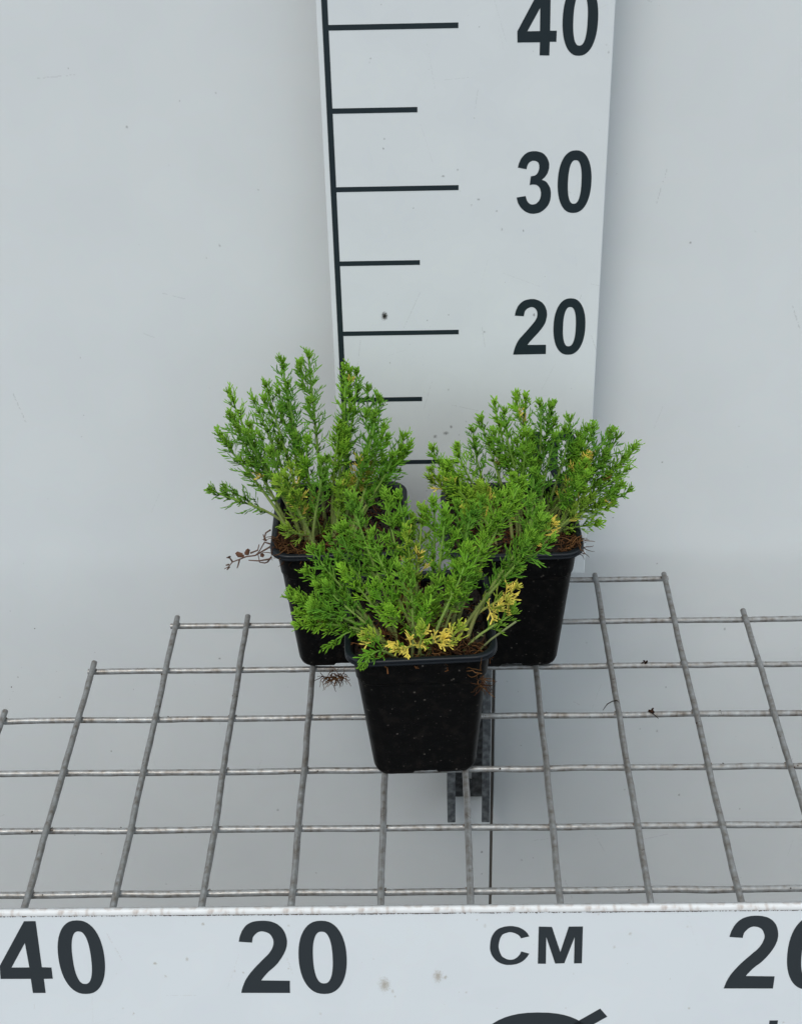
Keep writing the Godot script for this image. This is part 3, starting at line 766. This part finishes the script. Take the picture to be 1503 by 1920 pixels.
func shoot(t: Node3D, base: Vector3, tip: Vector3, yellow: float, density: float) -> void:
	var span := base.distance_to(tip)
	var flat := Vector3(tip.x - base.x, 0, tip.z - base.z)
	var low := tip.y < 10.6
	var c1 := base + Vector3(flat.x * 0.2, span * 0.34, flat.z * 0.2)
	var c2 := tip - Vector3(flat.x * 0.24, maxf(0.3, (tip.y - base.y)) * 0.3 + span * 0.04, flat.z * 0.24)
	if low: c2 = Vector3(tip.x * 0.62, 10.7, tip.z * 0.62)
	c1 += Vector3(rng.randf_range(-0.4, 0.4), 0, rng.randf_range(-0.4, 0.4))
	c2 += Vector3(rng.randf_range(-0.45, 0.45), rng.randf_range(-0.2, 0.2), rng.randf_range(-0.45, 0.45))
	tip -= (tip - c2).normalized() * 0.55     # leaves reach past the stem's end
	var k := [base, c1, c2, tip]
	var n := maxi(8, int(span * 1.6))
	var ps := []
	var rs := []
	for i in n + 1:
		var f := float(i) / n
		ps.append(curve_at(k, f))
		rs.append(lerpf(0.115, 0.045, f) * clampf(0.6 + span * 0.05, 0.6, 1.1))
	var green := Color(0.125, 0.335, 0.024).lerp(Color(0.215, 0.455, 0.034), rng.randf())
	green = green.lerp(Color(0.06, 0.19, 0.03), rng.randf() * 0.6)
	var gold := Color(0.88, 0.71, 0.14)
	var body := green.lerp(gold, clampf(yellow, 0.0, 1.0))
	var st := MB.new()
	var stem_low := Color(0.23, 0.28, 0.10).lerp(Color(0.3, 0.2, 0.09), rng.randf() * 0.4)
	st.tube(ps, rs, 7, stem_low, body.lerp(Color(0.22, 0.4, 0.07), 0.4))
	var lf := MB.new()
	var total := 0.0
	for i in n: total += ps[i].distance_to(ps[i + 1])
	clothe(lf, k, total, 0.14 + 0.12 * rng.randf() if total < 4.0 else rng.randf_range(0.28, 0.48), yellow, green, gold, 0.205 / density, 1.0, 0.5)
	# side branchlets near the top
	if total > 4.2 and not low:
		for b in rng.randi_range(1, 3):
			var f := rng.randf_range(0.5, 0.86)
			var p := curve_at(k, f)
			var d := (curve_at(k, f + 0.04) - p).normalized()
			var out := Vector3(rng.randf_range(-1, 1), 0, rng.randf_range(-1, 1)).normalized()
			var ln := minf(rng.randf_range(1.1, 2.3), (1.0 - f) * total + 0.5)
			var q := p + (d * 0.95 + out * 0.4).normalized() * ln
			var kk := [p, p + (d * 0.5 + out * 0.7) * ln * 0.4, q - (d + Vector3.UP * 0.3).normalized() * ln * 0.3, q]
			st.tube([kk[0], curve_at(kk, 0.33), curve_at(kk, 0.66), q], [0.055, 0.05, 0.045, 0.035], 5, stem_low.lerp(body, 0.6), body)
			clothe(lf, kk, ln, 0.15, yellow, green, gold, 0.2 / density, 0.85, 0.1)
	var so := obj("shoot", st, M.stem, t)
	# downy hairs on the bare lower stem
	for i in int(total * 5):
		var f := rng.randf() * 0.6
		var p := curve_at(k, f)
		var rd := Vector3(rng.randf_range(-1, 1), rng.randf_range(-0.2, 1), rng.randf_range(-1, 1)).normalized()
		lf.lobe(p, rd, Vector3(0.3, 0.9, 0.2), rng.randf_range(0.15, 0.34), 0.035, Color(0.26, 0.36, 0.11), Color(0.32, 0.4, 0.15))
	obj("foliage", lf, M.leaf, so).set_meta("kind", "stuff")

func leaf(mb: MB, p: Vector3, d: Vector3, up: Vector3, size: float, col: Color) -> void:
	var s := d.cross(up).normalized()
	up = s.cross(d)
	var tipc := col.lerp(Color(col.r * 1.5 + 0.02, col.g * 1.25, col.b * 1.3), 0.6)
	var w := 0.092 + size * 0.014
	mb.lobe(p, d, up, size, w * 0.85, col, tipc)
	for k in 3:
		var f := 0.28 + 0.22 * k + rng.randf_range(-0.05, 0.05)
		for sg in [-1.0, 1.0]:
			if rng.randf() < 0.12: continue
			var ld: Vector3 = (d + s * sg * rng.randf_range(0.4, 0.95) + up * rng.randf_range(-0.35, 0.6)).normalized()
			mb.lobe(p + d * size * f, ld, up, minf(size * rng.randf_range(0.45, 0.68), 0.66), w, col, tipc)

func fibres(t: Node3D, n: int) -> void:
	var mb := MB.new()
	for i in n:
		var p := Vector3(rng.randf_range(-3.2, 3.2), 9.1, rng.randf_range(-2.8, 3.5))
		if rng.randf() < 0.5: p = Vector3(rng.randfn(0.0, 1.3), 9.1, rng.randfn(0.6, 1.3))
		var d := Vector3(rng.randf_range(-1, 1), rng.randf_range(0.1, 1.1), rng.randf_range(-1, 1)).normalized()
		var ps := [p]
		for k in rng.randi_range(4, 8):
			d = (d + Vector3(rng.randf_range(-1, 1), rng.randf_range(-0.9, 0.6), rng.randf_range(-1, 1)) * 0.55).normalized()
			p += d * rng.randf_range(0.2, 0.42)
			p.y = maxf(p.y, 9.0)
			p.x = clampf(p.x, -4.2, 4.2); p.z = clampf(p.z, -4.0, 4.2)
			ps.append(p)
		var rs := []
		for k in ps.size(): rs.append(lerpf(0.045, 0.018, float(k) / ps.size()))
		var c := Color(0.05, 0.02, 0.01).lerp(Color(0.2, 0.09, 0.035), pow(rng.randf(), 1.5))
		mb.tube(ps, rs, 5, c, c.lerp(Color(0.05, 0.02, 0.01), 0.3))
		for k in 4:
			var q: Vector3 = ps[rng.randi_range(1, ps.size() - 1)]
			mb.lobe(q, Vector3(rng.randf_range(-1, 1), rng.randf_range(-0.5, 1), rng.randf_range(-1, 1)).normalized(), Vector3(0.2, 0.9, 0.3), rng.randf_range(0.2, 0.45), 0.05, c, c)
	obj("dead_stalks", mb, M.plain, t).set_meta("kind", "stuff")

func root_tuft(t: Node3D, at: Vector3, spread: Vector3, n: int, called: String) -> void:
	var mb := MB.new()
	for i in n:
		var p := at + Vector3(rng.randf_range(-1, 1) * spread.x, rng.randf_range(-1, 1) * spread.y, rng.randf_range(-1, 1) * spread.z)
		var d := Vector3(rng.randf_range(-1, 1), rng.randf_range(-0.5, 0.4), rng.randf_range(-0.3, 1) if spread.z < 0.45 else rng.randf_range(-1, 0.5)).normalized()
		var ps := [p]
		for k in 5:
			d = (d + Vector3(rng.randf_range(-1, 1), rng.randf_range(-0.9, 0.6), rng.randf_range(-1, 1)) * 0.7).normalized()
			p += d * 0.2
			ps.append(p)
		var c := Color(0.03, 0.014, 0.008).lerp(Color(0.17, 0.085, 0.035), pow(rng.randf(), 1.5))
		mb.tube(ps, [0.03, 0.03, 0.028, 0.024, 0.02, 0.012], 5, c, c)
	obj(called, mb, M.plain, t)

func plant(i: int, label: String, at: Vector3, turn: float, density: float) -> Node3D:
	var t := thing("potted_plant", label, "potted plant", at, "potted feathery plants on the shelf")
	make_pot(t)
	var s: Array = SHOOTS[i]
	for k in range(0, s.size(), 6):
		var tip := Vector3(s[k], s[k + 1], s[k + 2])
		shoot(t, Vector3(s[k + 3], 8.9, s[k + 4]), tip, s[k + 5], density)
	for k in 4:   # young growth among the stems
		var b := Vector3(rng.randfn(0, 1.3), 8.9, rng.randfn(0.3, 1.2))
		shoot(t, b, b + Vector3(rng.randf_range(-1.3, 1.3), rng.randf_range(1.6, 4.2), rng.randf_range(-1, 1.3)), 0.3 if rng.randf() < 0.12 else 0.02, density)
	fibres(t, 110)
	for ch in t.get_children():
		if ch.name.begins_with("pot") or ch.name.begins_with("soil"): ch.rotation.y = turn
	return t

func polyline(a: Array) -> Array:
	var r := []
	for i in range(0, a.size(), 3): r.append(Vector3(a[i], a[i + 1], a[i + 2]))
	return r

func build_plants() -> void:
	var left := Vector3(-5.35, 0.4, -7.7)
	var l := plant(0, "tallest feathery green plant in black pot, withered brown twig hanging from its rim", left, 0.02, 0.9)
	var r := plant(1, "bushy feathery green plant in black pot covering the number 10 of the measuring board", Vector3(5.75, 0.4, -7.4), 0.03, 0.92)
	var f := plant(2, "low spreading feathery plant in black pot with bright yellow leaves, nearest the front board", Vector3(-0.06, 0.4, 2.87), 0.035, 0.92)
	# withered twig over the edge of the tallest plant's pot
	f.rotation.z = 0.016
	var tw := MB.new()
	for a in TWIGS:
		var ps := polyline(a)
		for i in ps.size(): ps[i] = ps[i] - left + Vector3(0, 0, rng.randf_range(-0.15, 0.15))
		var rs := []
		for i in ps.size(): rs.append(lerpf(0.06, 0.025, float(i) / ps.size()))
		tw.tube(ps, rs, 6, Color(0.10, 0.06, 0.045), Color(0.17, 0.11, 0.085))
	for a in DRY_LEAVES:
		var ps := polyline(a)
		var d: Vector3 = ps[1] - ps[0]
		tw.lobe(ps[0] - left, d.normalized(), Vector3(0.2, 0.5, 0.8), d.length(), 0.3, Color(0.13, 0.07, 0.045), Color(0.09, 0.045, 0.03))
	obj("withered_twig", tw, M.plain, l)
	root_tuft(l, Vector3(-5.9, 0.1, -3.9) - left, Vector3(0.85, 0.12, 0.25), 46, "root_tuft")
	root_tuft(l, Vector3(-3.3, 10.0, 3.1), Vector3(0.8, 0.45, 0.8), 90, "dead_tuft")
	root_tuft(l, Vector3(-2.2, 9.7, 3.3), Vector3(1.0, 0.3, 0.6), 60, "dead_tuft")
	root_tuft(r, Vector3(3.5, 9.9, 3.0), Vector3(0.7, 0.3, 0.8), 60, "dead_tuft")
	root_tuft(r, Vector3(4.35, 9.9, 2.9), Vector3(0.12, 0.4, 0.4), 16, "hanging_roots")
	root_tuft(f, Vector3(2.0, 9.7, 2.9), Vector3(1.6, 0.25, 0.6), 110, "dead_tuft")
	root_tuft(f, Vector3(3.55, 8.6, 4.6), Vector3(0.12, 0.7, 0.1), 22, "hanging_roots")
	var cs := MB.new()
	cs.tube([Vector3(3.3, 8.9, 2.6), Vector3(4.2, 10.1, 2.8), Vector3(5.63, 11.5, 3.0)], [0.07, 0.065, 0.06], 7, Color(0.14, 0.15, 0.06), Color(0.22, 0.26, 0.12))
	obj("cut_stalk", cs, M.stem, f)

func build_bits() -> void:
	var g := RandomNumberGenerator.new()
	g.seed = 4
	for q in [["crumb of peat with a root thread lying on a shelf wire", Vector3(14.56, 0.06, -0.05), 0.26, true], ["round black soil crumb on the shelf wire beside a pot", Vector3(14.85, 0.06, -5.03), 0.16, false]]:
		var t := thing("soil_crumb", q[0], "soil crumb", q[1], "loose soil crumbs on the shelf")
		var mb := MB.new()
		for i in 7:
			mb.crumb(Vector3(g.randf_range(-1, 1) * q[2], g.randf_range(-0.05, 0.1), g.randf_range(-0.5, 0.5) * q[2]), q[2] * g.randf_range(0.4, 0.75), g, Color(0.012, 0.009, 0.007).lerp(Color(0.06, 0.025, 0.015), g.randf() * 0.6))
		obj("clod", mb, M.plain, t)
		if q[3]:
			var th := MB.new()
			th.tube([Vector3(0, 0.02, 0.05), Vector3(0.25, -0.02, 0.35), Vector3(0.5, -0.12, 0.62)], [0.045, 0.035, 0.02], 5, Color(0.02, 0.014, 0.01), Color(0.03, 0.02, 0.015))
			obj("root_thread", th, M.plain, t)
	var t2 := thing("root_fibre", "thin dark root fibre hooked over a long shelf wire", "root fibre", Vector3(12.3, 0.42, -0.5))
	var mb2 := MB.new()
	mb2.tube([Vector3(-0.75, -0.35, 0.35), Vector3(-0.45, -0.05, 0.1), Vector3(-0.1, 0.02, -0.1), Vector3(0.2, 0.0, -0.2), Vector3(0.4, -0.12, 0.05)], [0.02, 0.035, 0.04, 0.035, 0.02], 5, Color(0.015, 0.011, 0.009), Color(0.02, 0.015, 0.012))
	obj("fibre", mb2, M.plain, t2)

func _ready() -> void:
	rng.seed = 20
	# camera
	var cam := Camera3D.new()
	cam.name = "camera"
	cam.fov = 37.775
	cam.near = 0.02; cam.far = 60.0
	cam.position = Vector3(0.005529, 0.641777, 0.743095)
	cam.rotation = Vector3(-0.57753, 0.02346, -0.02631)
	add_child(cam)
	cam.current = true
	# overcast daylight
	var sky_m := ProceduralSkyMaterial.new()
	sky_m.sky_top_color = Color(0.82, 0.865, 0.895)
	sky_m.sky_horizon_color = Color(0.80, 0.835, 0.865)
	sky_m.ground_horizon_color = Color(0.36, 0.37, 0.38)
	sky_m.ground_bottom_color = Color(0.24, 0.24, 0.24)
	sky_m.sun_angle_max = 0.0
	var sky := Sky.new()
	sky.sky_material = sky_m
	var env := Environment.new()
	env.background_mode = Environment.BG_SKY
	env.sky = sky
	env.tonemap_mode = Environment.TONE_MAPPER_LINEAR
	env.tonemap_exposure = 1.66
	env.sdfgi_enabled = true; env.ssao_enabled = true; env.ssil_enabled = true
	var we := WorldEnvironment.new()
	we.name = "world_environment"
	we.environment = env
	add_child(we)
	var sun := DirectionalLight3D.new()
	sun.name = "overcast_sun"
	sun.light_energy = 0.3
	sun.light_angular_distance = 25.0
	sun.light_color = Color(1.0, 0.98, 0.95)
	sun.shadow_enabled = true
	sun.rotation_degrees = Vector3(-58, -22, 0)
	add_child(sun)
	make_materials()
	build_wall()
	build_channel()
	build_ruler()
	build_shelf()
	build_front_board()
	build_plants()
	build_bits()
